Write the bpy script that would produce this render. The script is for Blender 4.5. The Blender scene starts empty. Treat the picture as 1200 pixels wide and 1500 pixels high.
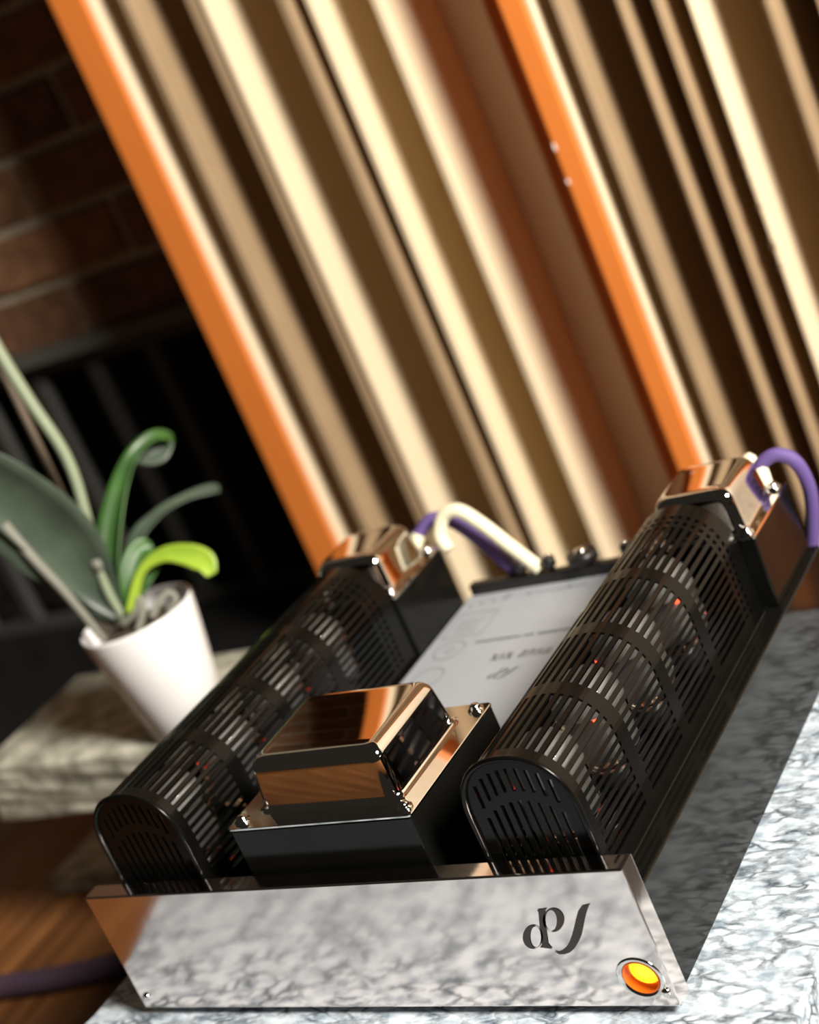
import bpy, bmesh, math, random
from mathutils import Vector, Matrix
random.seed(7)
PI = math.pi
scene = bpy.context.scene
COL = scene.collection

# ------------------------------------------------------------------ camera
F_PX = 2505.94                      # focal length in pixels of the 1200x1500 frame
CAM = Vector((0.3839, -0.5649, 0.5034))
YAW, PITCH, ROLL = 0.6291, 0.3129, 0.4200
fw = Vector((-math.sin(YAW) * math.cos(PITCH), math.cos(YAW) * math.cos(PITCH), -math.sin(PITCH)))
r0 = Vector((math.cos(YAW), math.sin(YAW), 0.0))
u0 = r0.cross(fw)
rt = r0 * math.cos(ROLL) - u0 * math.sin(ROLL)
up = r0 * math.sin(ROLL) + u0 * math.cos(ROLL)
cam_d = bpy.data.cameras.new('camera')
cam = bpy.data.objects.new('camera', cam_d)
COL.objects.link(cam)
m = Matrix.Identity(4)
for i in range(3):
    m[i][0], m[i][1], m[i][2], m[i][3] = rt[i], up[i], -fw[i], CAM[i]
cam.matrix_world = m
cam_d.sensor_fit = 'VERTICAL'
cam_d.sensor_height = 36.0
cam_d.lens = F_PX / 1500.0 * 36.0
cam_d.clip_start = 0.01
cam_d.dof.use_dof = True
cam_d.dof.focus_distance = 0.85
cam_d.dof.aperture_fstop = 5.6
scene.camera = cam

# ------------------------------------------------------------------ world and lights
world = bpy.data.worlds.new('dim_room')
scene.world = world
world.use_nodes = True
wb = world.node_tree.nodes['Background']
wb.inputs['Color'].default_value = (1.0, 0.86, 0.70, 1)
wb.inputs['Strength'].default_value = 0.022


def area_light(name, loc, target, size, energy, color):
    d = bpy.data.lights.new(name, 'AREA')
    d.shape = 'DISK'
    d.size = size
    d.energy = energy
    d.color = color
    o = bpy.data.objects.new(name, d)
    COL.objects.link(o)
    o.location = loc
    o.rotation_euler = (Vector(target) - Vector(loc)).to_track_quat('-Z', 'Y').to_euler()
    return o


area_light('room_lamp_right_offscreen', (1.50, -0.32, 1.32), (-0.25, 0.30, 0.05), 0.60, 116.0, (1.0, 0.93, 0.84))

scene.view_settings.view_transform = 'Standard'
scene.view_settings.look = 'None'
scene.view_settings.exposure = 0.0
scene.view_settings.gamma = 1.0
scene.view_settings.use_curve_mapping = False


# ------------------------------------------------------------------ helpers: pixels of the photograph to points
def ray(x, y):
    return fw + rt * ((x - 600.0) / F_PX) - up * ((y - 750.0) / F_PX)


def at_y(x, y, Y):
    d = ray(x, y)
    return CAM + d * ((Y - CAM.y) / d.y)


def at_z(x, y, Z):
    d = ray(x, y)
    return CAM + d * ((Z - CAM.z) / d.z)


def at_w(x, y, w):
    return CAM + ray(x, y) * w


# ------------------------------------------------------------------ helpers: objects
def tag(o, label=None, cat=None, group=None, kind=None):
    if label: o['label'] = label
    if cat: o['category'] = cat
    if group: o['group'] = group
    if kind: o['kind'] = kind
    return o


def empty(name, loc, label, cat, group=None):
    o = bpy.data.objects.new(name, None)
    COL.objects.link(o)
    o.location = loc
    o.empty_display_size = 0.02
    return tag(o, label, cat, group)


def abs_loc(p):
    v = Vector((0, 0, 0))
    while p is not None:
        v += Vector(p.location)
        p = p.parent
    return v


def link_mesh(name, me, mat, parent=None, smooth=False, loc=None):
    """mesh data are given in world coordinates; parents are only ever moved, never turned"""
    if mat is not None and not me.materials:
        me.materials.append(mat)
    if smooth:
        for p in me.polygons:
            p.use_smooth = True
    o = bpy.data.objects.new(name, me)
    COL.objects.link(o)
    if parent is not None:
        o.parent = parent
    if loc is not None:
        o.location = loc
    elif parent is not None:
        o.location = -abs_loc(parent)
    return o


def build(name, bm, mat, parent=None, smooth=False, loc=None):
    bmesh.ops.recalc_face_normals(bm, faces=bm.faces)
    me = bpy.data.meshes.new(name)
    bm.to_mesh(me)
    bm.free()
    return link_mesh(name, me, mat, parent, smooth, loc)


def add_box(bm, x0, x1, y0, y1, z0, z1, bevel=0.0, seg=2):
    n0 = set(bm.verts)
    g = bmesh.ops.create_cube(bm, size=1.0)
    for v in g['verts']:
        v.co = Vector(((x0 + x1) / 2 + v.co.x * (x1 - x0), (y0 + y1) / 2 + v.co.y * (y1 - y0), (z0 + z1) / 2 + v.co.z * (z1 - z0)))
    if bevel > 0:
        es = set()
        for v in g['verts']:
            es.update(v.link_edges)
        bmesh.ops.bevel(bm, geom=list(es), offset=bevel, segments=seg, affect='EDGES', profile=0.5)


def box(name, x0, x1, y0, y1, z0, z1, mat, parent=None, bevel=0.0, seg=2):
    bm = bmesh.new()
    add_box(bm, x0, x1, y0, y1, z0, z1, bevel, seg)
    return build(name, bm, mat, parent)


def add_lathe(bm, prof, origin, axis=(0, 0, 1), seg=32, cap_start=True, cap_end=True):
    """prof: list of (radius, height along axis)"""
    axis = Vector(axis).normalized()
    a = axis.orthogonal().normalized()
    b = axis.cross(a)
    O = Vector(origin)
    rings = []
    for r, h in prof:
        if r < 1e-6:
            rings.append([bm.verts.new(O + axis * h)])
        else:
            rings.append([bm.verts.new(O + axis * h + (a * math.cos(2 * PI * i / seg) + b * math.sin(2 * PI * i / seg)) * r) for i in range(seg)])
    for A, B in zip(rings, rings[1:]):
        for i in range(seg):
            j = (i + 1) % seg
            if len(A) == 1 and len(B) == 1:
                continue
            if len(A) == 1:
                bm.faces.new((A[0], B[j], B[i]))
            elif len(B) == 1:
                bm.faces.new((A[i], A[j], B[0]))
            else:
                bm.faces.new((A[i], A[j], B[j], B[i]))
    if cap_start and len(rings[0]) > 1:
        bm.faces.new(rings[0])
    if cap_end and len(rings[-1]) > 1:
        bm.faces.new(rings[-1])


def lathe(name, prof, origin, mat, parent=None, axis=(0, 0, 1), seg=32, smooth=True, cs=True, ce=True, loc=None):
    bm = bmesh.new()
    add_lathe(bm, prof, origin, axis, seg, cs, ce)
    return build(name, bm, mat, parent, smooth, loc)


def smooth_path(pts, n=10):
    """Catmull-Rom through the points"""
    P = [Vector(p) for p in pts]
    P = [P[0] * 2 - P[1]] + P + [P[-1] * 2 - P[-2]]
    out = []
    for i in range(1, len(P) - 2):
        a, b, c, d = P[i - 1], P[i], P[i + 1], P[i + 2]
        for k in range(n):
            t = k / n
            out.append(0.5 * ((2 * b) + (c - a) * t + (2 * a - 5 * b + 4 * c - d) * t * t + (-a + 3 * b - 3 * c + d) * t ** 3))
    out.append(P[-2].copy())
    return out


def add_tube(bm, pts, radius, seg=12, n=10):
    path = smooth_path(pts, n)
    N = len(path)
    rad = radius if callable(radius) else (lambda t: radius)
    nrm = None
    rings = []
    for i, p in enumerate(path):
        t = (path[min(i + 1, N - 1)] - path[max(i - 1, 0)]).normalized()
        if nrm is None:
            nrm = t.orthogonal().normalized()
        else:
            nrm = (nrm - t * nrm.dot(t)).normalized()
        b = t.cross(nrm)
        r = rad(i / (N - 1))
        rings.append([bm.verts.new(p + (nrm * math.cos(2 * PI * k / seg) + b * math.sin(2 * PI * k / seg)) * r) for k in range(seg)])
    for A, B in zip(rings, rings[1:]):
        for k in range(seg):
            j = (k + 1) % seg
            bm.faces.new((A[k], A[j], B[j], B[k]))
    bm.faces.new(rings[0])
    bm.faces.new(rings[-1])


def tube(name, pts, radius, mat, parent=None, seg=12, n=10):
    bm = bmesh.new()
    add_tube(bm, pts, radius, seg, n)
    return build(name, bm, mat, parent, True)


def rrect(cx, cy, hx, hy, r, seg=6):
    r = min(r, hx, hy)
    out = []
    for k, (sx, sy) in enumerate(((1, 1), (-1, 1), (-1, -1), (1, -1))):
        for i in range(seg + 1):
            a = PI / 2 * k + PI / 2 * i / seg
            out.append((cx + sx * (hx - r) + r * math.cos(a), cy + sy * (hy - r) + r * math.sin(a)))
    return out


def add_loft(bm, loops, cap0=True, cap1=True):
    """loops: list of equal-length 3D point lists"""
    R = [[bm.verts.new(p) for p in L] for L in loops]
    n = len(R[0])
    for A, B in zip(R, R[1:]):
        for i in range(n):
            j = (i + 1) % n
            bm.faces.new((A[i], A[j], B[j], B[i]))
    if cap0: bm.faces.new(R[0])
    if cap1: bm.faces.new(R[-1])


# ------------------------------------------------------------------ helpers: materials
def new_mat(name):
    mt = bpy.data.materials.new(name)
    mt.use_nodes = True
    nt = mt.node_tree
    bs = nt.nodes['Principled BSDF']
    return mt, nt, bs


def simple(name, col, rough=0.5, metal=0.0, coat=0.0, spec=0.5, noise=0.0, nscale=40.0, bump=0.0):
    mt, nt, bs = new_mat(name)
    bs.inputs['Base Color'].default_value = (*col, 1)
    bs.inputs['Roughness'].default_value = rough
    bs.inputs['Metallic'].default_value = metal
    bs.inputs['Coat Weight'].default_value = coat
    bs.inputs['Coat Roughness'].default_value = 0.04
    bs.inputs['Specular IOR Level'].default_value = spec
    if noise > 0 or bump > 0:
        tc = nt.nodes.new('ShaderNodeTexCoord')
        nz = nt.nodes.new('ShaderNodeTexNoise')
        nz.inputs['Scale'].default_value = nscale
        nz.inputs['Detail'].default_value = 5
        nt.links.new(tc.outputs['Object'], nz.inputs['Vector'])
        if noise > 0:
            mx = nt.nodes.new('ShaderNodeMix')
            mx.data_type = 'RGBA'
            mx.inputs[6].default_value = (*[c * (1 - noise) for c in col], 1)
            mx.inputs[7].default_value = (*[min(1, c * (1 + noise)) for c in col], 1)
            nt.links.new(nz.outputs['Fac'], mx.inputs[0])
            nt.links.new(mx.outputs[2], bs.inputs['Base Color'])
        if bump > 0:
            bp = nt.nodes.new('ShaderNodeBump')
            bp.inputs['Strength'].default_value = 1.0
            bp.inputs['Distance'].default_value = bump
            nt.links.new(nz.outputs['Fac'], bp.inputs['Height'])
            nt.links.new(bp.outputs['Normal'], bs.inputs['Normal'])
    return mt


def ramp(nt, stops):
    r = nt.nodes.new('ShaderNodeValToRGB')
    el = r.color_ramp.elements
    while len(el) < len(stops):
        el.new(0.5)
    for e, (p, c) in zip(el, stops):
        e.position = p
        e.color = (*c, 1) if len(c) == 3 else c
    return r


def granite_mat():
    mt, nt, bs = new_mat('white_granite')
    tc = nt.nodes.new('ShaderNodeTexCoord')
    mp = nt.nodes.new('ShaderNodeMapping')
    mp.inputs['Scale'].default_value = (0.55, 1.0, 1.0)
    nt.links.new(tc.outputs['Object'], mp.inputs['Vector'])
    nz = nt.nodes.new('ShaderNodeTexNoise')
    nz.inputs['Scale'].default_value = 70
    nz.inputs['Detail'].default_value = 3
    nt.links.new(mp.outputs['Vector'], nz.inputs['Vector'])
    add = nt.nodes.new('ShaderNodeMix')
    add.data_type = 'RGBA'
    add.blend_type = 'LINEAR_LIGHT'
    add.inputs[0].default_value = 0.009
    nt.links.new(mp.outputs['Vector'], add.inputs[6])
    nt.links.new(nz.outputs['Color'], add.inputs[7])
    vo = nt.nodes.new('ShaderNodeTexVoronoi')
    vo.feature = 'DISTANCE_TO_EDGE'
    vo.inputs['Scale'].default_value = 115
    nt.links.new(add.outputs[2], vo.inputs['Vector'])
    n2 = nt.nodes.new('ShaderNodeTexNoise')
    n2.inputs['Scale'].default_value = 60
    n2.inputs['Detail'].default_value = 6
    n2.inputs['Roughness'].default_value = 0.65
    nt.links.new(mp.outputs['Vector'], n2.inputs['Vector'])
    # vein mask: thin, broken by noise
    e1 = ramp(nt, [(0.0, (0, 0, 0)), (0.19, (1, 1, 1))])
    nt.links.new(vo.outputs['Distance'], e1.inputs['Fac'])
    e2 = ramp(nt, [(0.41, (1, 1, 1)), (0.60, (0, 0, 0))])
    nt.links.new(n2.outputs['Fac'], e2.inputs['Fac'])
    mxm = nt.nodes.new('ShaderNodeMath')
    mxm.operation = 'MAXIMUM'
    nt.links.new(e1.outputs['Color'], mxm.inputs[0])
    nt.links.new(e2.outputs['Color'], mxm.inputs[1])
    n3 = nt.nodes.new('ShaderNodeTexNoise')
    n3.inputs['Scale'].default_value = 130
    n3.inputs['Detail'].default_value = 4
    nt.links.new(mp.outputs['Vector'], n3.inputs['Vector'])
    c2 = ramp(nt, [(0.30, (0.27, 0.34, 0.41)), (0.44, (0.49, 0.57, 0.64)), (0.60, (0.65, 0.73, 0.79))])
    nt.links.new(n3.outputs['Fac'], c2.inputs['Fac'])
    mx = nt.nodes.new('ShaderNodeMix')
    mx.data_type = 'RGBA'
    mx.inputs[6].default_value = (0.065, 0.085, 0.105, 1)
    nt.links.new(mxm.outputs['Value'], mx.inputs[0])
    nt.links.new(c2.outputs['Color'], mx.inputs[7])
    nt.links.new(mx.outputs[2], bs.inputs['Base Color'])
    bs.inputs['Roughness'].default_value = 0.22
    return mt


def stone_mat():
    mt, nt, bs = new_mat('rough_grey_stone')
    tc = nt.nodes.new('ShaderNodeTexCoord')
    nz = nt.nodes.new('ShaderNodeTexNoise')
    nz.inputs['Scale'].default_value = 42
    nz.inputs['Detail'].default_value = 6
    nt.links.new(tc.outputs['Object'], nz.inputs['Vector'])
    c = ramp(nt, [(0.33, (0.24, 0.235, 0.18)), (0.5, (0.46, 0.45, 0.36)), (0.66, (0.72, 0.70, 0.58))])
    nt.links.new(nz.outputs['Fac'], c.inputs['Fac'])
    nt.links.new(c.outputs['Color'], bs.inputs['Base Color'])
    bp = nt.nodes.new('ShaderNodeBump')
    bp.inputs['Distance'].default_value = 0.0015
    nt.links.new(nz.outputs['Fac'], bp.inputs['Height'])
    nt.links.new(bp.outputs['Normal'], bs.inputs['Normal'])
    bs.inputs['Roughness'].default_value = 0.75
    return mt


def wood_mat(name, dark, light, scale=(18, 1.2, 6), rough=0.35):
    mt, nt, bs = new_mat(name)
    tc = nt.nodes.new('ShaderNodeTexCoord')
    oi = nt.nodes.new('ShaderNodeObjectInfo')
    ad = nt.nodes.new('ShaderNodeVectorMath')
    ad.operation = 'ADD'
    nt.links.new(tc.outputs['Object'], ad.inputs[0])
    nt.links.new(oi.outputs['Location'], ad.inputs[1])
    mp = nt.nodes.new('ShaderNodeMapping')
    mp.inputs['Scale'].default_value = scale
    nt.links.new(ad.outputs['Vector'], mp.inputs['Vector'])
    nz = nt.nodes.new('ShaderNodeTexNoise')
    nz.inputs['Scale'].default_value = 3.0
    nz.inputs['Detail'].default_value = 7
    nz.inputs['Distortion'].default_value = 0.6
    nt.links.new(mp.outputs['Vector'], nz.inputs['Vector'])
    c = ramp(nt, [(0.30, dark), (0.70, light)])
    nt.links.new(nz.outputs['Fac'], c.inputs['Fac'])
    nt.links.new(c.outputs['Color'], bs.inputs['Base Color'])
    bs.inputs['Roughness'].default_value = rough
    return mt


def brick_mat():
    mt, nt, bs = new_mat('dark_red_brick')
    tc = nt.nodes.new('ShaderNodeTexCoord')
    oi = nt.nodes.new('ShaderNodeObjectInfo')
    nz = nt.nodes.new('ShaderNodeTexNoise')
    nz.inputs['Scale'].default_value = 35
    nz.inputs['Detail'].default_value = 5
    nt.links.new(tc.outputs['Object'], nz.inputs['Vector'])
    c = ramp(nt, [(0.3, (0.14, 0.068, 0.033)), (0.7, (0.29, 0.14, 0.065))])
    nt.links.new(nz.outputs['Fac'], c.inputs['Fac'])
    hv = nt.nodes.new('ShaderNodeHueSaturation')
    mm = nt.nodes.new('ShaderNodeMapRange')
    mm.inputs['To Min'].default_value = 0.65
    mm.inputs['To Max'].default_value = 1.25
    nt.links.new(oi.outputs['Random'], mm.inputs['Value'])
    nt.links.new(mm.outputs['Result'], hv.inputs['Value'])
    nt.links.new(c.outputs['Color'], hv.inputs['Color'])
    nt.links.new(hv.outputs['Color'], bs.inputs['Base Color'])
    bp = nt.nodes.new('ShaderNodeBump')
    bp.inputs['Distance'].default_value = 0.003
    nt.links.new(nz.outputs['Fac'], bp.inputs['Height'])
    nt.links.new(bp.outputs['Normal'], bs.inputs['Normal'])
    bs.inputs['Roughness'].default_value = 0.85
    return mt


def braid_mat(name, c1, c2):
    mt, nt, bs = new_mat(name)
    tc = nt.nodes.new('ShaderNodeTexCoord')
    wv = nt.nodes.new('ShaderNodeTexWave')
    wv.bands_direction = 'DIAGONAL'
    wv.inputs['Scale'].default_value = 260
    nt.links.new(tc.outputs['Object'], wv.inputs['Vector'])
    c = ramp(nt, [(0.2, c1), (0.8, c2)])
    nt.links.new(wv.outputs['Fac'], c.inputs['Fac'])
    nt.links.new(c.outputs['Color'], bs.inputs['Base Color'])
    bs.inputs['Roughness'].default_value = 0.7
    return mt


def leaf_mat(name, c1, c2):
    mt, nt, bs = new_mat(name)
    tc = nt.nodes.new('ShaderNodeTexCoord')
    nz = nt.nodes.new('ShaderNodeTexNoise')
    nz.inputs['Scale'].default_value = 25
    nt.links.new(tc.outputs['Object'], nz.inputs['Vector'])
    c = ramp(nt, [(0.3, c1), (0.7, c2)])
    nt.links.new(nz.outputs['Fac'], c.inputs['Fac'])
    nt.links.new(c.outputs['Color'], bs.inputs['Base Color'])
    bs.inputs['Roughness'].default_value = 0.38
    bs.inputs['Subsurface Weight'].default_value = 0.05
    bs.inputs['Subsurface Radius'].default_value = (0.004, 0.008, 0.002)
    return mt


def glow_mat(name, col, strength, rough=0.15):
    mt, nt, bs = new_mat(name)
    bs.inputs['Base Color'].default_value = (*col, 1)
    bs.inputs['Emission Color'].default_value = (*col, 1)
    bs.inputs['Emission Strength'].default_value = strength
    bs.inputs['Roughness'].default_value = rough
    return mt


def glass_mat(name, col=(0.9, 0.9, 0.9), rough=0.02):
    mt, nt, bs = new_mat(name)
    bs.inputs['Base Color'].default_value = (*col, 1)
    bs.inputs['Transmission Weight'].default_value = 1.0
    bs.inputs['Roughness'].default_value = rough
    bs.inputs['IOR'].default_value = 1.45
    return mt


M = {}
M['granite'] = granite_mat()
M['stone'] = stone_mat()
M['floor'] = wood_mat('orange_brown_floorboard', (0.14, 0.052, 0.015), (0.36, 0.150, 0.047))
M['floor_gap'] = simple('dark_floor_gap', (0.03, 0.015, 0.008), 0.8, noise=0.3)
M['brick'] = brick_mat()
M['mortar'] = simple('grey_mortar', (0.46, 0.41, 0.31), 0.95, noise=0.25, nscale=60, bump=0.002)
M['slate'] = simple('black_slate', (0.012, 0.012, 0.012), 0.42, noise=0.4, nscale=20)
M['soot'] = simple('soot_black', (0.008, 0.007, 0.006), 0.8, noise=0.4, nscale=10)
M['steel'] = simple('dark_grey_steel', (0.10, 0.10, 0.085), 0.5, noise=0.2, nscale=20)
M['bar'] = simple('grey_iron_bar', (0.06, 0.06, 0.055), 0.6, noise=0.25, nscale=20)
M['cream'] = simple('cream_paint', (0.88, 0.73, 0.50), 0.6, noise=0.06, nscale=8)
M['tan'] = simple('tan_wood_edge', (0.40, 0.28, 0.16), 0.6, noise=0.15, nscale=20)
M['brown'] = wood_mat('brown_stained_wood', (0.10, 0.065, 0.028), (0.17, 0.115, 0.055), (8, 8, 0.8), 0.6)
M['orange'] = simple('orange_paint', (0.86, 0.25, 0.045), 0.5, noise=0.08, nscale=10)
M['darkwood'] = simple('dark_stand_wood', (0.010, 0.008, 0.006), 0.6, noise=0.3, nscale=15)
M['chrome'] = simple('chrome', (0.80, 0.77, 0.74), 0.04, metal=1.0)
M['panel_chrome'] = simple('polished_front_chrome', (0.84, 0.755, 0.72), 0.11, metal=1.0, bump=0.00006, nscale=70)
M['black'] = simple('gloss_black_enamel', (0.005, 0.005, 0.004), 0.09, spec=0.30, noise=0.3, nscale=60)
M['body_black'] = simple('satin_black_body', (0.005, 0.005, 0.004), 0.16, spec=0.25, noise=0.3, nscale=60)
M['cage'] = simple('black_cage_enamel', (0.003, 0.003, 0.0025), 0.20, spec=0.22, noise=0.3, nscale=60)
M['print'] = simple('black_print', (0.045, 0.03, 0.025), 0.5, noise=0.2)
M['ink'] = simple('grey_ink', (0.05, 0.05, 0.05), 0.6, noise=0.2)
M['ink_light'] = simple('pale_grey_ink', (0.20, 0.20, 0.20), 0.6, noise=0.1)
M['plate'] = simple('silver_white_plate', (0.36, 0.38, 0.41), 0.5, metal=0.0, noise=0.05, nscale=80)
M['glass'] = glass_mat('tube_glass')
M['anode'] = simple('grey_anode', (0.34, 0.34, 0.33), 0.45, metal=0.5, noise=0.2)
M['getter'] = simple('silver_getter', (0.66, 0.65, 0.63), 0.38, metal=0.6, noise=0.05)
M['bakelite'] = simple('black_bakelite', (0.012, 0.011, 0.01), 0.35, noise=0.2)
M['heater'] = glow_mat('red_heater_glow', (1.0, 0.06, 0.02), 5.0)
M['lens'] = glow_mat('amber_lamp_lens', (0.9, 0.16, 0.01), 0.10, 0.12)
M['lens_core'] = glow_mat('yellow_lamp_core', (1.0, 0.60, 0.02), 1.5, 0.25)
M['purple'] = braid_mat('purple_braid', (0.075, 0.042, 0.17), (0.15, 0.095, 0.30))
M['dark_purple'] = braid_mat('dark_purple_braid', (0.06, 0.035, 0.06), (0.13, 0.08, 0.12))
M['cream_cable'] = simple('cream_sleeve', (0.84, 0.78, 0.56), 0.45, noise=0.06)
M['ceramic'] = simple('white_glazed_ceramic', (0.93, 0.93, 0.925), 0.22, noise=0.02, nscale=12)
M['bark'] = simple('bark_potting_mix', (0.07, 0.05, 0.03), 0.9, noise=0.6, nscale=90, bump=0.004)
M['leaf_dark'] = leaf_mat('dark_orchid_leaf', (0.042, 0.062, 0.044), (0.075, 0.105, 0.072))
M['leaf_mid'] = leaf_mat('green_orchid_leaf', (0.03, 0.085, 0.018), (0.06, 0.16, 0.03))
M['leaf_bright'] = leaf_mat('bright_green_leaf', (0.24, 0.40, 0.03), (0.38, 0.52, 0.05))
M['stalk'] = simple('grey_green_stalk', (0.26, 0.31, 0.20), 0.5, noise=0.2)
M['root'] = simple('silvery_root', (0.22, 0.22, 0.18), 0.6, noise=0.2)
M['stake'] = simple('brown_stake', (0.12, 0.09, 0.06), 0.7, noise=0.3)

# ================================================================== the setting
FLOOR = -0.185
HEARTH = -0.178
WALL = 0.95
fl = box('floor', -2.6, 2.6, -2.2, 1.6, FLOOR - 0.06, FLOOR - 0.012, M['floor_gap'])
tag(fl, 'orange brown wooden board floor', None, None, 'structure')
bmp = bmesh.new()
add_box(bmp, -0.0435, 0.0435, -1.55, 1.30, -0.018, 0.0, 0.0015, 1)
plank_me = None
for i in range(46):
    x = -2.05 + i * 0.09
    if plank_me is None:
        o = build('plank', bmp, M['floor'], fl, False, (x, -0.3, FLOOR))
        plank_me = o.data
    else:
        o = bpy.data.objects.new('plank', plank_me)
        COL.objects.link(o)
        o.parent = fl
        o.location = (x, -0.3, FLOOR - random.random() * 0.0008)

# brick chimney wall with a fireplace opening
OX0, OX1, OZ1 = -1.64, -0.30, 0.198
bm = bmesh.new()
add_box(bm, -2.3, OX0, WALL + 0.006, WALL + 0.30, FLOOR, OZ1)
add_box(bm, OX1, 2.3, WALL + 0.006, WALL + 0.30, FLOOR, OZ1)
add_box(bm, -2.3, 2.3, WALL + 0.006, WALL + 0.30, OZ1, 1.6)
wall = build('wall_back', bm, M['mortar'])
tag(wall, 'dark red brick chimney wall with pale grey mortar', None, None, 'structure')
COURSE, BL, JT = 0.0752, 0.2300, 0.011
bmb = bmesh.new()
add_box(bmb, 0, BL - JT, 0, 0.05, 0, COURSE - JT, 0.003, 1)
bmh = bmesh.new()
add_box(bmh, 0, BL / 2 - JT, 0, 0.05, 0, COURSE - JT, 0.003, 1)
brick_o = build('brick', bmb, M['brick'], wall, False, (5, 5, 5))
half_o = build('brick', bmh, M['brick'], wall, False, (5, 5, 5))
brick_me, half_me = brick_o.data, half_o.data
bpy.data.objects.remove(brick_o)
bpy.data.objects.remove(half_o)


def put_brick(me, x, z):
    o = bpy.data.objects.new('brick', me)
    COL.objects.link(o)
    o.parent = wall
    o.location = (x, WALL - random.random() * 0.003, z)


for k in range(-5, 9):
    z = 0.2005 + JT / 2 + k * COURSE
    off = -1.042 if k % 2 == 0 else -1.042 + BL / 2
    for j in range(-5, 6):
        x = off + j * BL + JT / 2
        if x + BL > 0.25 or x < -2.1:
            continue
        if k < 0:
            if x < OX0 - 0.02 and x + BL - JT > OX0 + 0.02:
                put_brick(half_me, x, z)
                continue
            if x + BL - JT > OX0 and x < OX1:
                continue
        put_brick(brick_me, x, z)

lint = box('trim_1', OX0 - 0.06, OX1 + 0.06, WALL - 0.014, WALL + 0.07, OZ1 - 0.008, OZ1 + 0.010, M['steel'])
tag(lint, 'dark grey steel lintel over the fireplace', None, None, 'structure')
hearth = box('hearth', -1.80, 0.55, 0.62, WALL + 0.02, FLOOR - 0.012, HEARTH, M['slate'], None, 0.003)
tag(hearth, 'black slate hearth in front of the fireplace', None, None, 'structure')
bm = bmesh.new()
add_box(bm, OX0 - 0.02, OX1 + 0.02, WALL + 0.296, WALL + 0.33, FLOOR, OZ1 + 0.03)
add_box(bm, OX0 - 0.02, OX0 + 0.004, WALL + 0.012, WALL + 0.30, FLOOR, OZ1)
add_box(bm, OX1 - 0.004, OX1 + 0.02, WALL + 0.012, WALL + 0.30, FLOOR, OZ1)
add_box(bm, OX0, OX1, WALL + 0.02, WALL + 0.30, HEARTH - 0.02, HEARTH - 0.002)
fb = build('firebox', bm, M['soot'])
tag(fb, 'soot black firebox lining inside the brick wall', None, None, 'structure')

scr = empty('fire_screen', (-0.9, WALL + 0.03, HEARTH), 'black iron fire screen of upright bars standing in the fireplace', 'fire screen')
for z0, z1 in ((HEARTH, HEARTH + 0.018), (OZ1 - 0.03, OZ1 - 0.012)):
    box('rail', OX0 + 0.02, OX1 - 0.02, WALL + 0.022, WALL + 0.036, z0, z1, M['bar'], scr, 0.002)
for i, x in enumerate([-1.59, -1.495, -1.40, -1.29, -1.185, -1.085, -0.985, -0.89, -0.79, -0.69, -0.59, -0.49, -0.39]):
    box('bar', x - 0.011, x + 0.011, WALL + 0.020, WALL + 0.034, HEARTH + 0.015, OZ1 - 0.02, M['bar'], scr, 0.003)

# ================================================================== acoustic diffusers
DB, DT = HEARTH, 1.15


def diffuser(name, label, Y_meas, Y, pieces, x0, x1, lb, rb, depth=0.170):
    # board positions were measured for a front at Y_meas; this carries them to the front at Y
    k = (Y - CAM.y) / (Y_meas - CAM.y)
    mv = lambda x: CAM.x + (x - CAM.x) * k
    x0, x1, lb, rb = mv(x0), mv(x1), lb * k, rb * k
    pieces = [(kd, mv(a), mv(b), d, mt) for kd, a, b, d, mt in pieces]
    root = empty(name, ((x0 + x1) / 2, Y + depth / 2, DB), label, 'acoustic panel', 'slatted acoustic diffusers by the brick wall')
    box('back_panel', x0 + lb - 0.002, x1 - rb + 0.002, Y + depth - 0.008, Y + depth, DB, DT, M['cream'], root)
    box('side_board', x0, x0 + lb, Y, Y + depth, DB, DT, M['orange'], root, 0.002)
    box('side_board', x1 - rb, x1, Y, Y + depth, DB, DT, M['orange'], root, 0.002)
    box('top_board', x0 + lb - 0.001, x1 - rb + 0.001, Y + 0.004, Y + depth, DT - 0.03, DT, M['orange'], root, 0.002)
    for kind, a, b, d0, mt in pieces:
        # kind: fin (front flush, full depth), floor (a recessed board), step (thick block)
        y0 = Y + d0
        y1 = Y + depth - 0.007
        if kind == 'floor':
            y1 = min(y1, y0 + 0.012)
        box({'fin': 'fin', 'floor': 'well_floor', 'wall': 'well_wall'}[kind], a, b, y0, y1, DB + 0.002, DT - 0.029, M[mt], root, 0.0012, 1)
    return root


P1 = [
    ('wall', -0.7575, -0.7515, 0.003, 'cream'), ('floor', -0.7515, -0.7195, 0.130, 'cream'),
    ('fin', -0.7160, -0.7050, 0.000, 'tan'), ('floor', -0.7050, -0.6440, 0.095, 'cream'),
    ('fin', -0.6440, -0.6310, 0.002, 'tan'),
    ('wall', -0.6265, -0.6200, 0.000, 'cream'), ('floor', -0.6200, -0.5450, 0.130, 'cream'),
    ('fin', -0.5445, -0.5335, 0.000, 'tan'), ('floor', -0.5335, -0.5160, 0.130, 'cream'),
    ('wall', -0.5160, -0.5080, 0.000, 'cream'), ('floor', -0.5080, -0.4500, 0.130, 'cream'),
    ('fin', -0.4495, -0.4400, 0.000, 'cream'), ('floor', -0.4400, -0.3920, 0.095, 'cream'),
    ('floor', -0.3905, -0.3450, 0.095, 'cream'),
]
diffuser('acoustic_diffuser', 'tall slatted acoustic diffuser with orange side board beside the fireplace opening', 0.850, 0.770, P1, -0.799, -0.316, 0.042, 0.028)
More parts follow.
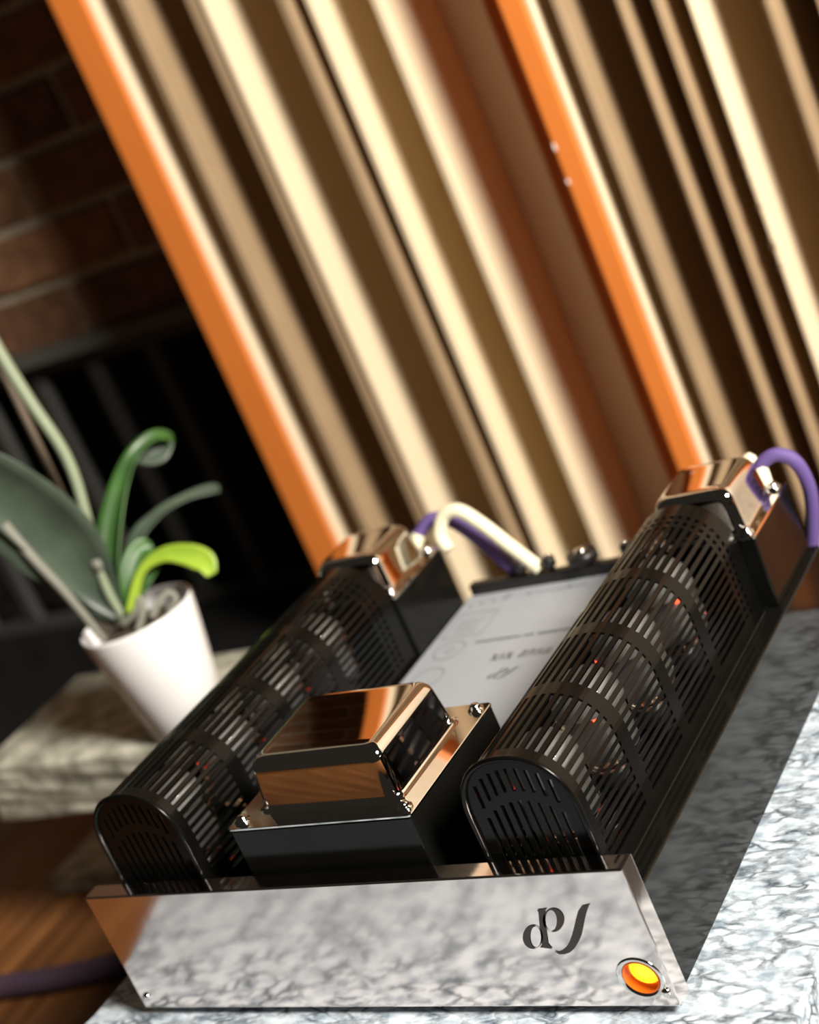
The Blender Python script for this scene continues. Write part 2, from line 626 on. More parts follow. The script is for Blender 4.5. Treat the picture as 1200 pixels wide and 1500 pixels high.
P2 = [
    ('wall', -0.2815, -0.2760, 0.002, 'cream'), ('floor', -0.2760, -0.2590, 0.130, 'cream'),
    ('fin', -0.2580, -0.2500, 0.000, 'tan'), ('floor', -0.2500, -0.2040, 0.095, 'cream'),
    ('fin', -0.2035, -0.1975, 0.000, 'tan'), ('floor', -0.1975, -0.1735, 0.130, 'cream'),
    ('fin', -0.1730, -0.1665, 0.000, 'tan'), ('floor', -0.1665, -0.1460, 0.130, 'cream'),
    ('wall', -0.1455, -0.1395, 0.000, 'cream'), ('floor', -0.1395, -0.0850, 0.130, 'cream'),
    ('fin', -0.0850, -0.0780, 0.000, 'tan'), ('floor', -0.0780, -0.0450, 0.130, 'cream'),
    ('fin', -0.0450, -0.0380, 0.000, 'tan'), ('floor', -0.0380, 0.0250, 0.095, 'cream'),
    ('wall', 0.0250, 0.0310, 0.000, 'cream'), ('floor', 0.0310, 0.0950, 0.130, 'cream'),
    ('fin', 0.0950, 0.1030, 0.000, 'tan'), ('floor', 0.1030, 0.1640, 0.095, 'cream'),
]
diffuser('acoustic_diffuser', 'tall slatted acoustic diffuser set forward, overlapping the end of its neighbour', 0.800, 0.720, P2, -0.305, 0.190, 0.0235, 0.026)

KD = (0.720 - CAM.y) / (0.800 - CAM.y)
d2 = [o for o in COL.objects if o.name.startswith('acoustic_diffuser')][-1]
for cx_, cz_, w_, h_ in ((1094, 232, 5, 26), (1103, 262, 4, 18), (1118, 300, 6, 20), (1140, 358, 9, 22), (1150, 388, 7, 12)):
    c_ = at_y(cx_, cz_, 0.7198)
    hw_, hh_ = w_ * 0.0003, h_ * 0.0003
    bm = bmesh.new()
    add_lathe(bm, [(0.0, -0.0004), (1.0, 0.0), (0.7, 0.0009), (0.0, 0.0011)], (0, 0, 0), (0, -1, 0), 9)
    for v in bm.verts:
        k_ = 1 + 0.3 * math.sin(v.co.x * 9 + v.co.z * 7)
        v.co = Vector((CAM.x + (-0.1450 - CAM.x) * KD + v.co.x * hw_ * k_, 0.7202 + v.co.y, c_.z + v.co.z * hh_ * k_))
    build('paint_chip', bm, M['brown'], d2)
for cx_, cz_, h_ in ((812, 216, 12), (834, 266, 8)):
    c_ = at_y(cx_, cz_, 0.7198)
    bm = bmesh.new()
    add_lathe(bm, [(0.0, -0.0004), (1.0, 0.0), (0.7, 0.0009), (0.0, 0.0011)], (0, 0, 0), (0, -1, 0), 9)
    for v in bm.verts:
        v.co = Vector((CAM.x + (-0.3030 - CAM.x) * KD + v.co.x * 0.0014, 0.7202 + v.co.y, c_.z + v.co.z * h_ * 0.0003))
    build('paint_chip', bm, M['ceramic'], d2)

# ================================================================== stone slabs
bm = bmesh.new()
ov = [(-0.458, -0.262), (-0.446, -0.17), (-0.402, -0.05), (-0.389, 0.0), (-0.388, 0.385), (0.0567, 0.385), (0.0567, -0.262)]
lo = [bm.verts.new((x, y, -0.03)) for x, y in ov]
hi = [bm.verts.new((x, y, 0.0)) for x, y in ov]
bm.faces.new(lo)
bm.faces.new(hi)
for i in range(len(ov)):
    j = (i + 1) % len(ov)
    bm.faces.new((lo[i], lo[j], hi[j], hi[i]))
bmesh.ops.bevel(bm, geom=[e for e in bm.edges if abs(e.verts[0].co.z - e.verts[1].co.z) < 1e-5], offset=0.0025, segments=2, affect='EDGES', profile=0.5)
gs = build('granite_slab', bm, M['granite'])
tag(gs, 'polished white and grey speckled granite slab under the amplifier', 'slab')
st = box('added_dark_bench', -0.350, 0.80, -0.235, 0.355, FLOOR, -0.03, M['darkwood'], None, 0.004)  # added slab support, run out unseen to the right to keep side reflections black
tag(st, 'added black bench under the white granite slab, widened unseen to darken reflections', 'stand')


def rough_slab(name, x0, x1, y0, y1, z0, z1, label):
    bm = bmesh.new()
    add_box(bm, x0, x1, y0, y1, z0, z1, 0.004, 2)
    bmesh.ops.subdivide_edges(bm, edges=[e for e in bm.edges if e.calc_length() > 0.04], cuts=6, use_grid_fill=True)
    rnd = random.Random(3)
    for v in bm.verts:
        if v.co.z < z1 - 0.003 and v.co.z > z0 + 0.003:
            v.co += Vector((rnd.uniform(-1, 1), rnd.uniform(-1, 1), 0)) * 0.0016
    o = build(name, bm, M['stone'])
    return tag(o, label, 'slab')


rough_slab('stone_slab', -0.765, -0.405, 0.288, 0.438, -0.045, 0.010, 'thick rough grey stone slab carrying the white orchid pot')
rough_slab('stone_slab', -0.862, -0.405, 0.372, 0.560, FLOOR, FLOOR + 0.020, 'thin grey stone slab lying on the floor below the orchid')
bl = box('support_block', -0.60, -0.44, 0.372, 0.430, FLOOR + 0.020, -0.045, M['darkwood'], None, 0.004)
tag(bl, 'dark wooden block holding up the rough grey stone slab', 'block')

# ================================================================== amplifier
AW = 0.3465
amp = empty('tube_amplifier', (-AW / 2, 0.17, 0.0), 'black and chrome valve amplifier with two slotted tube cages on white granite', 'amplifier')
CT = 0.0645                                    # top of the chassis
# feet
for x in (-0.32, -0.026):
    for y in (0.03, 0.31):
        lathe('foot', [(0.010, 0.0), (0.011, 0.001), (0.011, 0.004), (0.009, 0.005)], (x, y, 0.0), M['bakelite'], amp, seg=20)
ch = box('chassis', -0.3432, -0.0033, 0.0118, 0.3450, 0.004, CT, M['black'], amp, 0.0012, 2)
LX, LZ = -0.0150, 0.0222


def curve_mesh(splines, extrude, bevel):
    cu = bpy.data.curves.new('tmp', 'CURVE')
    cu.dimensions = '2D'
    cu.fill_mode = 'BOTH'
    cu.extrude = extrude
    cu.bevel_depth = bevel
    cu.bevel_resolution = 2
    cu.offset = -bevel
    for pts in splines:
        sp = cu.splines.new('POLY')
        sp.points.add(len(pts) - 1)
        for p, q in zip(sp.points, pts):
            p.co = (q[0], q[1], 0, 1)
        sp.use_cyclic_u = True
    ob = bpy.data.objects.new('tmp', cu)
    COL.objects.link(ob)
    bpy.context.view_layer.update()
    me = bpy.data.meshes.new_from_object(ob.evaluated_get(bpy.context.evaluated_depsgraph_get()))
    bpy.data.objects.remove(ob)
    bpy.data.curves.remove(cu)
    me.materials.clear()
    for p in me.polygons:
        p.use_smooth = False
    return me


hole = [(LX + 0.0094 * math.cos(2 * PI * i / 40), LZ + 0.0094 * math.sin(2 * PI * i / 40)) for i in range(40)]
me = curve_mesh([[(-AW, 0.005), (0, 0.005), (0, 0.085), (-AW, 0.085)], hole], 0.0052, 0.0009)
for v in me.vertices:
    v.co = Vector((v.co.x, 0.0061 - v.co.z, v.co.y))
me.flip_normals()
fp = link_mesh('front_panel', me, M['panel_chrome'], amp)
fp['label'] = 'polished chrome front panel with dark monogram'


# --- monogram, traced in panel-plane millimetres from the photograph's outline
def mono_shapes():
    def z2p(q):                                   # outline points measured on a 4.615x enlargement
        return (740 + q[0] / 4.615, 1300 + q[1] / 4.615)
    quads = []
    J = [((578, 108), (572, 112)), ((520, 122), (560, 140)), ((496, 155), (548, 178)), ((482, 205), (537, 225)), ((470, 258), (527, 275)), ((456, 312), (517, 322)),
         ((438, 362), (498, 366)), ((414, 402), (472, 408)), ((388, 425), (440, 436)), ((364, 434), (404, 448)), ((345, 428), (368, 448)), ((337, 420), (342, 432))]
    S = [((218, 148), (284, 138)), ((228, 165), (272, 158)), ((232, 220), (272, 215)), ((238, 280), (278, 275)), ((246, 340), (288, 338)), ((250, 380), (294, 378)), ((238, 402), (322, 412))]
    strips = [J, S]

    def ring(co, ro, ci, ri, tilt=0.0, n=28):
        out = []
        for i in range(n + 1):
            a = 2 * PI * i / n
            out.append(((co[0] + ro[0] * math.cos(a), co[1] + ro[1] * math.sin(a)), (ci[0] + ri[0] * math.cos(a), ci[1] + ri[1] * math.sin(a))))
        return out
    strips.append(ring((328, 218), (72, 80), (312, 222), (40, 72)))
    strips.append(ring((190, 332), (69, 80), (208, 333), (37, 73)))
    res = []
    for s in strips:
        r = []
        for a, b in s:
            pa, pb = z2p(a), z2p(b)
            A, B = at_y(pa[0], pa[1], 0.0), at_y(pb[0], pb[1], 0.0)
            r.append(((A.x, A.z), (B.x, B.z)))
        res.append(r)
    return res


MONO = mono_shapes()


def monogram(name, fn, mat, parent):
    bm = bmesh.new()
    for s in MONO:
        vs = [(bm.verts.new(fn(*a)), bm.verts.new(fn(*b))) for a, b in s]
        for (a, b), (c, d) in zip(vs, vs[1:]):
            try:
                bm.faces.new((a, b, d, c))
            except ValueError:
                pass
    return build(name, bm, mat, parent)


monogram('monogram', lambda x, z: (x, -0.0004, z), M['print'], fp)
# --- pilot lamp
lathe('lamp_bezel', [(0.0124, 0.0), (0.0122, 0.0006), (0.0112, 0.0010), (0.0102, 0.0007), (0.0096, 0.0)], (LX, 0.0002, LZ), M['chrome'], fp, (0, -1, 0), 48, True, False, False)
lathe('lamp_lens', [(0.0094, 0.0), (0.0094, 0.0100), (0.0088, 0.0100), (0.0084, 0.0010), (0.0, 0.0008)], (LX, 0.0101, LZ), M['lens'], fp, (0, -1, 0), 40)
lathe('lamp_core', [(0.0082, 0.0), (0.0078, 0.0012), (0.0060, 0.0022), (0.0032, 0.0027), (0.0, 0.0028)], (LX, 0.0066, LZ), M['lens_core'], fp, (0, -1, 0), 36)
for sx, sz in ((-0.0047, 0.0138), (-AW + 0.0062, 0.0138)):
    lathe('panel_screw', [(0.0026, 0.0), (0.0025, 0.0008), (0.0019, 0.0016), (0.0010, 0.0021), (0.0, 0.0022)], (sx, 0.0002, sz), M['chrome'], fp, (0, -1, 0), 20)


# --- slotted tube cages
def arch_pts(hw, z0, zs, zt, n):
    """arch outline from the left base over the top to the right base, equally spaced"""
    raw = []
    for i in range(40):
        raw.append((-hw, z0 + (zs - z0) * i / 40))
    for i in range(81):
        a = PI - PI * i / 80
        ca, sa = math.cos(a), math.sin(a)
        e = 0.90
        raw.append((hw * math.copysign(abs(ca) ** e, ca), zs + (zt - zs) * abs(sa) ** e))
    for i in range(1, 41):
        raw.append((hw, zs - (zs - z0) * i / 40))
    L = [0]
    for a, b in zip(raw, raw[1:]):
        L.append(L[-1] + math.hypot(b[0] - a[0], b[1] - a[1]))
    out = []
    j = 0
    for i in range(n):
        s = L[-1] * i / (n - 1)
        while j < len(L) - 2 and L[j + 1] < s:
            j += 1
        t = (s - L[j]) / (L[j + 1] - L[j])
        out.append((raw[j][0] + t * (raw[j + 1][0] - raw[j][0]), raw[j][1] + t * (raw[j + 1][1] - raw[j][1])))
    return out


HW, ZS, ZT = 0.0305, 0.1080, 0.1405
CY0, CY1 = 0.0150, 0.2700
NS = 37


def cage_mesh(cx):
    ncell = 2 * NS + 1
    # cell edges along the arch: bars a little wider than the slots
    po = arch_pts(HW, CT, ZS, ZT, ncell * 4 + 1)
    pi_ = arch_pts(HW - 0.0014, CT, ZS, ZT - 0.0014, ncell * 4 + 1)
    idx = [0]
    for c in range(ncell):
        w = 4.4 if c % 2 == 0 else 3.6
        idx.append(idx[-1] + w)
    tot = idx[-1]
    idx = [int(round(v * ncell * 4 / tot)) for v in idx]
    PO = [po[i] for i in idx]
    PI_ = [pi_[i] for i in idx]
    # rows along the depth
    rows = [(0.0085, 0)]
    seclen, band = 0.0470, 0.0105
    for k in range(4):
        rows.append((seclen, 1))
        rows.append((band if k < 3 else 0.0030, 0))
    rows += [(0.0036, 2), (0.0030, 0), (0.0036, 2), (0.0030, 0)]
    rest = (CY1 - CY0) - sum(r[0] for r in rows)
    rows.append((max(rest, 0.002), 0))
    ys = [CY0]
    for r in rows:
        ys.append(ys[-1] + r[0])
    bm = bmesh.new()
    nx, ny = len(PO), len(ys)
    VO = [[bm.verts.new((cx + p[0], y, p[1])) for p in PO] for y in ys]
    VI = [[bm.verts.new((cx + p[0], y, p[1])) for p in PI_] for y in ys]

    def solid(i, j):
        if i < 0 or j < 0 or i >= nx - 1 or j >= ny - 1:
            return False
        k = rows[j][1]
        if k == 0 or i < 3 or i >= nx - 4:
            return True
        return i % 2 == 0
    for j in range(ny - 1):
        for i in range(nx - 1):
            if not solid(i, j):
                continue
            bm.faces.new((VO[j][i], VO[j][i + 1], VO[j + 1][i + 1], VO[j + 1][i]))
            bm.faces.new((VI[j][i], VI[j + 1][i], VI[j + 1][i + 1], VI[j][i + 1]))
            if not solid(i - 1, j): bm.faces.new((VO[j][i], VO[j + 1][i], VI[j + 1][i], VI[j][i]))
            if not solid(i + 1, j): bm.faces.new((VO[j][i + 1], VI[j][i + 1], VI[j + 1][i + 1], VO[j + 1][i + 1]))
            if not solid(i, j - 1): bm.faces.new((VO[j][i], VI[j][i], VI[j][i + 1], VO[j][i + 1]))
            if not solid(i, j + 1): bm.faces.new((VO[j + 1][i], VO[j + 1][i + 1], VI[j + 1][i + 1], VI[j + 1][i]))
    return bm


def cage_end(name, cx, y, parent):
    """arched end plate with two rows of upright slots"""
    cu = bpy.data.curves.new('tmp', 'CURVE')
    cu.dimensions = '2D'
    cu.fill_mode = 'BOTH'
    cu.extrude = 0.0009

    def spline(pts):
        s = cu.splines.new('POLY')
        s.points.add(len(pts) - 1)
        for p, q in zip(s.points, pts):
            p.co = (q[0], q[1], 0, 1)
        s.use_cyclic_u = True
    spline(arch_pts(HW - 0.0016, CT, ZS, ZT - 0.0016, 70))

    def arch_z(x, hw, zt):
        t = min(1.0, abs(x) / hw)
        return ZS + (zt - ZS) * math.sqrt(max(0.0, 1 - t * t))
    for k in range(-4, 5):
        x = k * 0.0052
        hi = arch_z(x, 0.0285, ZT - 0.0060)
        lo = hi - 0.0130
        spline([(x - 0.0011, lo), (x + 0.0011, lo), (x + 0.0011, hi), (x - 0.0011, hi)])
        hi2 = lo - 0.0055
        lo2 = 0.0800 + 0.0045 * (1 - (k / 4.0) ** 2)
        if hi2 - lo2 > 0.003:
            spline([(x - 0.0011, lo2), (x + 0.0011, lo2), (x + 0.0011, hi2), (x - 0.0011, hi2)])
    ob = bpy.data.objects.new('tmp', cu)
    COL.objects.link(ob)
    bpy.context.view_layer.update()
    dg = bpy.context.evaluated_depsgraph_get()
    me = bpy.data.meshes.new_from_object(ob.evaluated_get(dg))
    bpy.data.objects.remove(ob)
    bpy.data.curves.remove(cu)
    for v in me.vertices:
        v.co = Vector((cx + v.co.x, y + v.co.z, v.co.y))
    me.materials.clear()
    for p in me.polygons:
        p.use_smooth = False
    return link_mesh(name, me, M['cage'], parent)


def vacuum_tube(x, y, hx):
    t = lathe('vacuum_tube', [(0.0140, 0.0), (0.0140, 0.008), (0.0125, 0.010), (0.0125, 0.012)], (x, y, CT), M['bakelite'], amp, seg=24)
    lathe('glass_bulb', [(0.0120, 0.012), (0.0175, 0.017), (0.0195, 0.026), (0.0195, 0.048), (0.0180, 0.057), (0.0125, 0.0640), (0.0050, 0.0675), (0.0, 0.0680)],
          (x, y, CT), M['glass'], t, seg=28)
    bm = bmesh.new()
    add_box(bm, x - 0.0095, x + 0.0095, y - 0.0095, y + 0.0095, CT + 0.019, CT + 0.0440, 0.003, 2)
    add_box(bm, x - 0.0100, x + 0.0100, y - 0.0100, y + 0.0100, CT + 0.0445, CT + 0.0455)
    build('anode', bm, M['anode'], t)
    lathe('getter_flash', [(0.0184, 0.0475), (0.0183, 0.0490), (0.0169, 0.0565), (0.0117, 0.0630), (0.0045, 0.0663), (0.0, 0.0667)], (x, y, CT), M['getter'], t, seg=24, cs=False)
    lathe('heater', [(0.0, 0.0435), (0.0013, 0.0440), (0.0014, 0.0462), (0.0009, 0.0472), (0.0, 0.0475)], (x + hx, y - 0.0095, CT), M['heater'], t, seg=10)
    return t


TUBE_Y = [CY0 + 0.0085 + 0.0235 + k * 0.0575 for k in range(4)]
for cx in (-0.0490, -0.2975):
    for y, hx in zip(TUBE_Y, (-0.0125, 0.0060, -0.0125, 0.0115) if cx > -0.1 else (-0.0100, -0.0100, 0.0115, 0.0115)):
        vacuum_tube(cx, y, hx)
    cg = build('tube_cage', cage_mesh(cx), M['cage'], amp)
    cage_end('end_grille', cx, CY0 + 0.0016, cg)
    rim_l = arch_pts(HW, CT + 0.002, ZS, ZT, 40)
    tube('cage_rim', [(cx + p[0], CY0, p[1]) for p in rim_l], 0.0016, M['cage'], cg, 8, 2)
    box('cage_foot', cx - HW - 0.004, cx + HW + 0.004, CY0 - 0.0005, CY1, CT, CT + 0.0025, M['cage'], cg, 0.0008)


# --- transformers
def transformer(x0, x1, y0, y1, zf, zt, inset, bodyname='transformer'):
    cx, cy, hx, hy = (x0 + x1) / 2, (y0 + y1) / 2, (x1 - x0) / 2, (y1 - y0) / 2
    tb = box(bodyname, x0 + 0.0006, x1 - 0.0006, y0 + 0.0006, y1 - 0.0006, CT, zf - 0.0014, M['body_black'], amp, 0.0012, 2)
    bm = bmesh.new()
    add_loft(bm, [[(p[0], p[1], z) for p in rrect(cx, cy, hx - i, hy - i, 0.0022)] for i, z in ((0.0002, zf - 0.0016), (0, zf - 0.0012), (0, zf - 0.0003), (0.0003, zf))])
    build('flange', bm, M['chrome'], tb)
    bm = bmesh.new()
    loops = []
    H = zt - zf
    prof = [(-0.0025, 0.0), (-0.0010, 0.0004), (0.0, 0.0014), (0.0004, 0.003), (0.0022, H - 0.0085)]
    R = 0.0075
    for k in range(1, 8):
        a = PI / 2 * k / 7
        prof.append((0.0022 + R * (1 - math.cos(a)), H - 0.0085 + 0.0085 * math.sin(a)))
    for d, h in prof:
        loops.append([(p[0], p[1], zf + h) for p in rrect(cx, cy, hx - inset - d, hy - inset * 0.95 - d, max(0.0075 - d * 0.3, 0.003), 7)])
    add_loft(bm, loops, False, True)
    build('bell_cover', bm, M['chrome'], tb, True)
    for sx in (-1, 1):
        for sy in (-1, 1):
            bx, by = cx + sx * (hx - 0.0068), cy + sy * (hy - 0.0068)
            lathe('bolt', [(0.0046, 0.0), (0.0046, 0.0008), (0.0032, 0.0010), (0.0032, 0.0022), (0.0026, 0.0034), (0.0013, 0.0041), (0.0, 0.0043)], (bx, by, zf), M['chrome'], tb, seg=18)
    return tb


transformer(-0.2332, -0.1132, 0.0146, 0.1161, 0.1135, 0.1435, 0.0145, 'power_transformer')
transformer(-0.0785, -0.0078, 0.2710, 0.3415, 0.1118, 0.1395, 0.0075, 'output_transformer')
transformer(-0.3350, -0.2639, 0.2710, 0.3415, 0.1118, 0.1395, 0.0075, 'output_transformer')

# --- printed information plate
PZ = CT + 0.0012
pl = box('information_plate', -0.2635, -0.0830, 0.1190, 0.3500, CT, PZ, M['plate'], amp, 0.0004, 1)
pl['label'] = 'silver white plate with grey printed symbols'
PP = PZ + 0.0002


def flat_poly(bm, pts):
    bm.faces.new([bm.verts.new((p[0], p[1], PP)) for p in pts])


def flat_ring(bm, c, r, w, n=36):
    o = [bm.verts.new((c[0] + r * math.cos(2 * PI * i / n), c[1] + r * math.sin(2 * PI * i / n), PP)) for i in range(n)]
    q = [bm.verts.new((c[0] + (r - w) * math.cos(2 * PI * i / n), c[1] + (r - w) * math.sin(2 * PI * i / n), PP)) for i in range(n)]
    for i in range(n):
        j = (i + 1) % n
        bm.faces.new((o[i], o[j], q[j], q[i]))


def flat_line(bm, a, b, w):
    a, b = Vector(a), Vector(b)
    d = (b - a).normalized()
    n = Vector((-d.y, d.x)) * w / 2
    flat_poly(bm, [a + n, a - n, b - n, b + n])


for cy in (0.2735, 0.2400):
    bm = bmesh.new()
    flat_ring(bm, (-0.2425, cy), 0.0118, 0.0009)
    build('printed_circle', bm, M['ink_light'], pl)
bm = bmesh.new()
flat_ring(bm, (-0.2425, 0.2735), 0.0035, 0.0006)
build('printed_circle', bm, M['ink_light'], pl)
bm = bmesh.new()
x0, x1, y0, y1 = -0.2585, -0.2265, 0.2910, 0.3225
for a, b in (((x0, y0), (x1, y0)), ((x1, y0), (x1, y1)), ((x1, y1), (x0, y1)), ((x0, y1), (x0, y0))):
    flat_line(bm, a, b, 0.0008)
for k in range(4):
    flat_line(bm, (x0 + 0.006, 0.298 + k * 0.005), (x1 - 0.007, 0.298 + k * 0.005), 0.0006)
build('printed_box', bm, M['ink_light'], pl)
bm = bmesh.new()
flat_line(bm, (-0.165, 0.152), (-0.125, 0.152), 0.0006)
flat_line(bm, (-0.125, 0.152), (-0.125, 0.122), 0.0006)
build('printed_corner', bm, M['ink_light'], pl)
bm = bmesh.new()
rn = random.Random(11)


def letters(bm, x0, x1, yc, h, wlo, whi, gap, words):
    """rows of small upright marks: print too fine to read"""
    x = x0
    k = 0
    while x < x1:
        w = rn.uniform(wlo, whi)
        flat_line(bm, (x, yc - h / 2), (x + w * 0.3, yc + h / 2), w * 0.35)
        flat_line(bm, (x + w * 0.75, yc - h / 2), (x + w * 0.75, yc + h / 2), w * 0.30)
        flat_line(bm, (x, yc + rn.choice((-h / 2, 0, h / 2))), (x + w * 0.8, yc + rn.choice((-h / 2, 0, h / 2))), h * 0.18)
        x += w + gap
        k += 1
        if k in words:
            x += w


letters(bm, -0.2245, -0.150, 0.2793, 0.0030, 0.0016, 0.0024, 0.0006, (14, 17))
build('printed_lines', bm, M['ink'], pl)
bm = bmesh.new()
letters(bm, -0.2000, -0.158, 0.2548, 0.0085, 0.0042, 0.0050, 0.0014, (3,))
build('printed_title', bm, M['ink_light'], pl)
bm = bmesh.new()
for x, y, r in ((-0.256, 0.334, 0.0012), (-0.247, 0.335, 0.0011), (-0.2375, 0.3365, 0.0012), (-0.2100, 0.3390, 0.0014), (-0.1790, 0.340, 0.0013)):
    flat_ring(bm, (x, y), r, r * 0.95, 14)
flat_line(bm, (-0.230, 0.336), (-0.2265, 0.343), 0.0016)
flat_line(bm, (-0.207, 0.339), (-0.165, 0.3395), 0.0005)
build('printed_dots', bm, M['ink'], pl)
monogram('monogram', lambda x, z: (-0.1913 + (x + 0.0685) * 0.44, 0.2262 + (z - 0.0370) * 0.44, PP), M['ink'], pl)

# --- rear terminal strip with binding posts and sleeved leads
ts = box('terminal_strip', -0.262, -0.084, 0.3500, 0.3580, 0.030, 0.0735, M['bakelite'], amp, 0.001)
for x, s, mt in ((-0.1690, 2.1, 'bakelite'), (-0.1950, 0.9, 'bakelite'), (-0.2180, 0.9, 'bakelite'), (-0.1350, 0.9, 'bakelite')):
    bp = lathe('binding_post', [(0.0030 * s, 0.0), (0.0030 * s, 0.003), (0.0052 * s, 0.0035), (0.0052 * s, 0.009), (0.0044 * s, 0.0100)], (x, 0.354, 0.0735), M[mt], ts, seg=16)
    lathe('post_tip', [(0.0020 * s, 0.010), (0.0022 * s, 0.0115), (0.0, 0.0122)], (x, 0.354, 0.0735), M['chrome'], bp, seg=14)

lead = tube('signal_lead', [at_y(657, 806, 0.348), at_y(645, 784, 0.352), at_y(650, 756, 0.356), at_y(672, 748, 0.358), at_y(706, 768, 0.358), at_y(750, 802, 0.357), at_y(792, 834, 0.355)],
            0.0050, M['cream_cable'], amp, 14, 10)
lead['label'] = 'cream sleeved lead'
lead = tube('signal_lead', [at_y(608, 806, 0.352), at_y(611, 792, 0.356), at_y(616, 779, 0.360), at_y(634, 760, 0.366), at_y(662, 764, 0.370), at_y(706, 794, 0.368), at_y(758, 840, 0.360)],
            0.0046, M['purple'], amp, 14, 10)
lead['label'] = 'purple braided lead'
tube('lead_sleeve', [at_y(605, 810, 0.3515), at_y(609, 797, 0.3545), at_y(614, 784, 0.3585)], 0.0054, M['cream_cable'], lead, 14, 6)
lead = tube('signal_lead', [at_y(1112, 692, 0.342), at_y(1117, 678, 0.343), at_y(1138, 666, 0.345), at_y(1164, 675, 0.347), at_y(1182, 704, 0.350), at_y(1190, 740, 0.352), at_y(1190, 790, 0.353), at_y(1184, 850, 0.353)],
            0.0044, M['purple'], amp, 14, 10)
lead['label'] = 'purple braided lead'
tube('lead_sleeve', [at_y(1122, 712, 0.338), at_y(1117, 696, 0.340), at_y(1113, 686, 0.3415)], 0.0048, M['cream_cable'], lead, 14, 6)
tube('lead_sleeve', [at_y(1106, 690, 0.352), at_y(1098, 672, 0.352), at_y(1090, 690, 0.352)], 0.0040, M['cream_cable'], lead, 12, 6)

# mains cable across the floor
cz = FLOOR + 0.0108
pc = tube('power_cable', [at_z(-140, 1490, cz), at_z(-60, 1464, cz), at_z(0, 1446, cz), at_z(80, 1434, cz), at_z(175, 1412, cz), at_z(240, 1380, cz), (-0.50, 0.37, cz), (-0.38, 0.36, cz)],
          0.0106, M['dark_purple'], None, 16, 10)
tag(pc, 'dark purple braided power cable lying across the floorboards', 'cable')

# ================================================================== orchid in its pot
PX, PY, PB, PTOP = -0.5400, 0.3220, 0.010, 0.1105
pot = lathe('flower_pot', [(0.0, 0.0), (0.0300, 0.0), (0.0316, 0.0015), (0.0468, PTOP - PB - 0.002), (0.0466, PTOP - PB), (0.0448, PTOP - PB + 0.0006), (0.0432, PTOP - PB - 0.001),
                            (0.0405, PTOP - PB - 0.022), (0.0, PTOP - PB - 0.022)], (PX, PY, PB), M['ceramic'], None, seg=64)
tag(pot, 'plain white tapered ceramic pot standing on the rough stone slab', 'plant pot')
pot.data.polygons.foreach_set('use_smooth', [True] * len(pot.data.polygons))

orc = empty('orchid', (PX, PY, PTOP - 0.02), 'green orchid with strap leaves and bare flower stalk growing in white pot', 'potted plant')
bm = bmesh.new()
rnb = random.Random(5)
add_lathe(bm, [(0.0, -0.004), (0.0400, -0.004), (0.0402, 0.003), (0.0330, 0.0065), (0.0200, 0.0080), (0.0, 0.0085)], (PX, PY, PTOP - 0.018), seg=36)
for v in bm.verts:
    v.co.z += rnb.uniform(-0.0015, 0.0015)
build('potting_bark', bm, M['bark'], orc)
CW = (Vector((PX, PY, PTOP)) - CAM).dot(fw)


def leaf(pts, widths, mat, fold=0.25, twist=0.0, name='leaf', thick=0.0016):
    """pts: (pixel x, pixel y, depth offset); widths: full width in pixels along the leaf"""
    P = smooth_path([at_w(x, y, CW + d) for x, y, d in pts], 8)
    W = smooth_path([Vector((w, 0, 0)) for w in widths], 8)
    n = len(P)
    bm = bmesh.new()
    rows = []
    for i, p in enumerate(P):
        t = (P[min(i + 1, n - 1)] - P[max(i - 1, 0)]).normalized()
        view = (p - CAM).normalized()
        s = t.cross(view)
        if s.length < 1e-4:
            s = rt.copy()
        s.normalize()
        nn = s.cross(t).normalized()
        tw = twist if not callable(twist) else twist(i / (n - 1))
        s2 = s * math.cos(tw) + nn * math.sin(tw)
        n2 = s2.cross(t).normalized()
        if n2.dot(view) > 0:
            n2 = -n2
        wi = W[min(len(W) - 1, int(i / (n - 1) * (len(W) - 1)))].x
        hw = max(0.4, wi) * 0.5 * (CW / F_PX)
        row = []
        for k in range(-3, 4):
            u = k / 3.0
            row.append(p + s2 * (hw * u) + n2 * (fold * hw * (u * u - 0.35)))
        rows.append(row)
    top = [[bm.verts.new(q) for q in r] for r in rows]
    for A, B in zip(top, top[1:]):
        for k in range(6):
            bm.faces.new((A[k], A[k + 1], B[k + 1], B[k]))
    o = build(name, bm, M[mat], orc, True)
    sm = o.modifiers.new('thickness', 'SOLIDIFY')
    sm.thickness = thick
    sm.offset = 0
    return o


# broad leaf reaching out to the side, its twin below, the upright leaf with a curled tip
leaf([(178, 905, 0.0), (140, 862, -0.005), (90, 800, -0.02), (25, 745, -0.035), (-50, 700, -0.05), (-110, 670, -0.06)], [14, 74, 122, 126, 110, 20], 'leaf_dark', 0.4, 0.3)
leaf([(170, 915, 0.01), (120, 885, -0.005), (60, 835, -0.02), (-20, 765, -0.04), (-80, 700, -0.05)], [12, 24, 32, 34, 20], 'leaf_dark', 0.5, 0.9)
leaf([(180, 900, 0.0), (164, 840, 0.0), (166, 780, 0.005), (178, 715, 0.01), (196, 668, 0.012), (222, 642, 0.02), (244, 640, 0.03), (252, 652, 0.04)], [24, 46, 48, 36, 26, 22, 18, 8], 'leaf_mid', 0.7, 0.75)
leaf([(188, 672, 0.03), (206, 664, 0.032), (232, 658, 0.034), (252, 648, 0.036)], [10, 40, 44, 10], 'leaf_dark', 0.3, 0.2)
leaf([(190, 900, 0.01), (198, 800, 0.02), (230, 755, 0.035), (270, 730, 0.05), (308, 718, 0.06), (322, 717, 0.062)], [20, 34, 22, 18, 24, 14], 'leaf_dark', 0.4, 0.9)
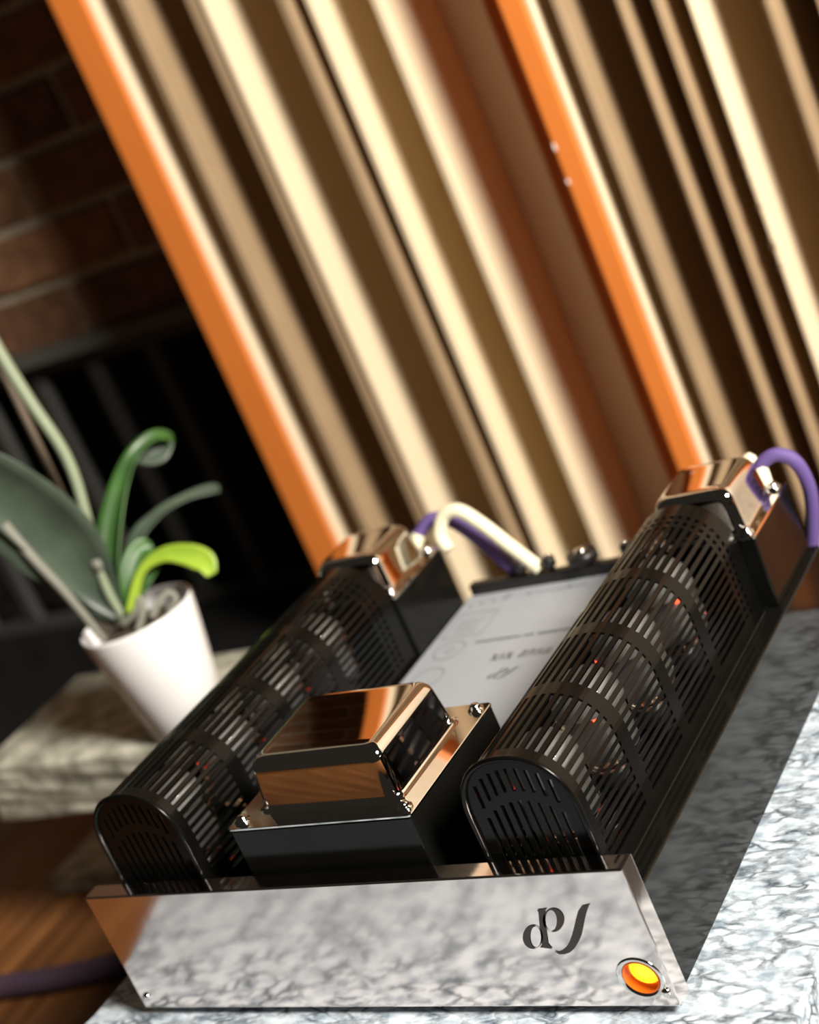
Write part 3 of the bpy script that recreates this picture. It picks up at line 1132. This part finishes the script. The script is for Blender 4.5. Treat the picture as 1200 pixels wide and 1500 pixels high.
leaf([(190, 905, 0.0), (196, 850, 0.0), (208, 808, 0.005), (224, 800, 0.01)], [22, 46, 40, 10], 'leaf_mid', 0.5, 0.3)
leaf([(192, 900, -0.01), (206, 840, -0.014), (236, 814, -0.018), (270, 812, -0.022), (298, 822, -0.026), (310, 842, -0.03)], [18, 12, 20, 30, 34, 16], 'leaf_bright', 0.35, 0.1)
leaf([(185, 905, 0.0), (192, 880, -0.005), (212, 850, -0.005), (232, 828, 0.0)], [18, 30, 26, 8], 'leaf_mid', 0.5, 0.6)
# flower stalk, stakes, aerial roots
tube('flower_stalk', [at_w(188, 915, CW), at_w(160, 870, CW - 0.005), at_w(144, 825, CW - 0.008), at_w(126, 755, CW - 0.012), at_w(108, 695, CW - 0.016), at_w(86, 650, CW - 0.02), at_w(45, 590, CW - 0.025), at_w(0, 518, CW - 0.03), at_w(-50, 430, CW - 0.035)],
     lambda t: 0.0034 + 0.0020 * t, M['stalk'], orc, 12, 8)
lathe('stalk_clip', [(0.0, -0.005), (0.0052, -0.0045), (0.0056, 0.0), (0.0052, 0.0045), (0.0, 0.005)], at_w(144, 826, CW - 0.009), M['root'], orc, seg=16)
tube('stake', [at_w(165, 905, CW + 0.02), at_w(120, 790, CW + 0.02), at_w(60, 660, CW + 0.02), at_w(0, 535, CW + 0.02)], 0.0034, M['stake'], orc, 10, 4)
tube('aerial_root', [at_w(150, 935, CW - 0.012), at_w(122, 900, CW - 0.02), at_w(88, 860, CW - 0.026), at_w(50, 820, CW - 0.03), at_w(5, 768, CW - 0.035)], lambda t: 0.0030 + 0.0014 * t, M['root'], orc, 12, 8)
tube('aerial_root', [at_w(180, 915, CW - 0.005), at_w(200, 895, CW - 0.010), at_w(204, 876, CW - 0.010), at_w(210, 892, CW - 0.012), at_w(202, 925, CW - 0.012)], 0.0030, M['root'], orc, 12, 8)
tube('aerial_root', [at_w(222, 905, CW - 0.004), at_w(234, 880, CW - 0.002), at_w(248, 868, CW), at_w(258, 880, CW), at_w(246, 897, CW)], 0.0030, M['root'], orc, 12, 8)
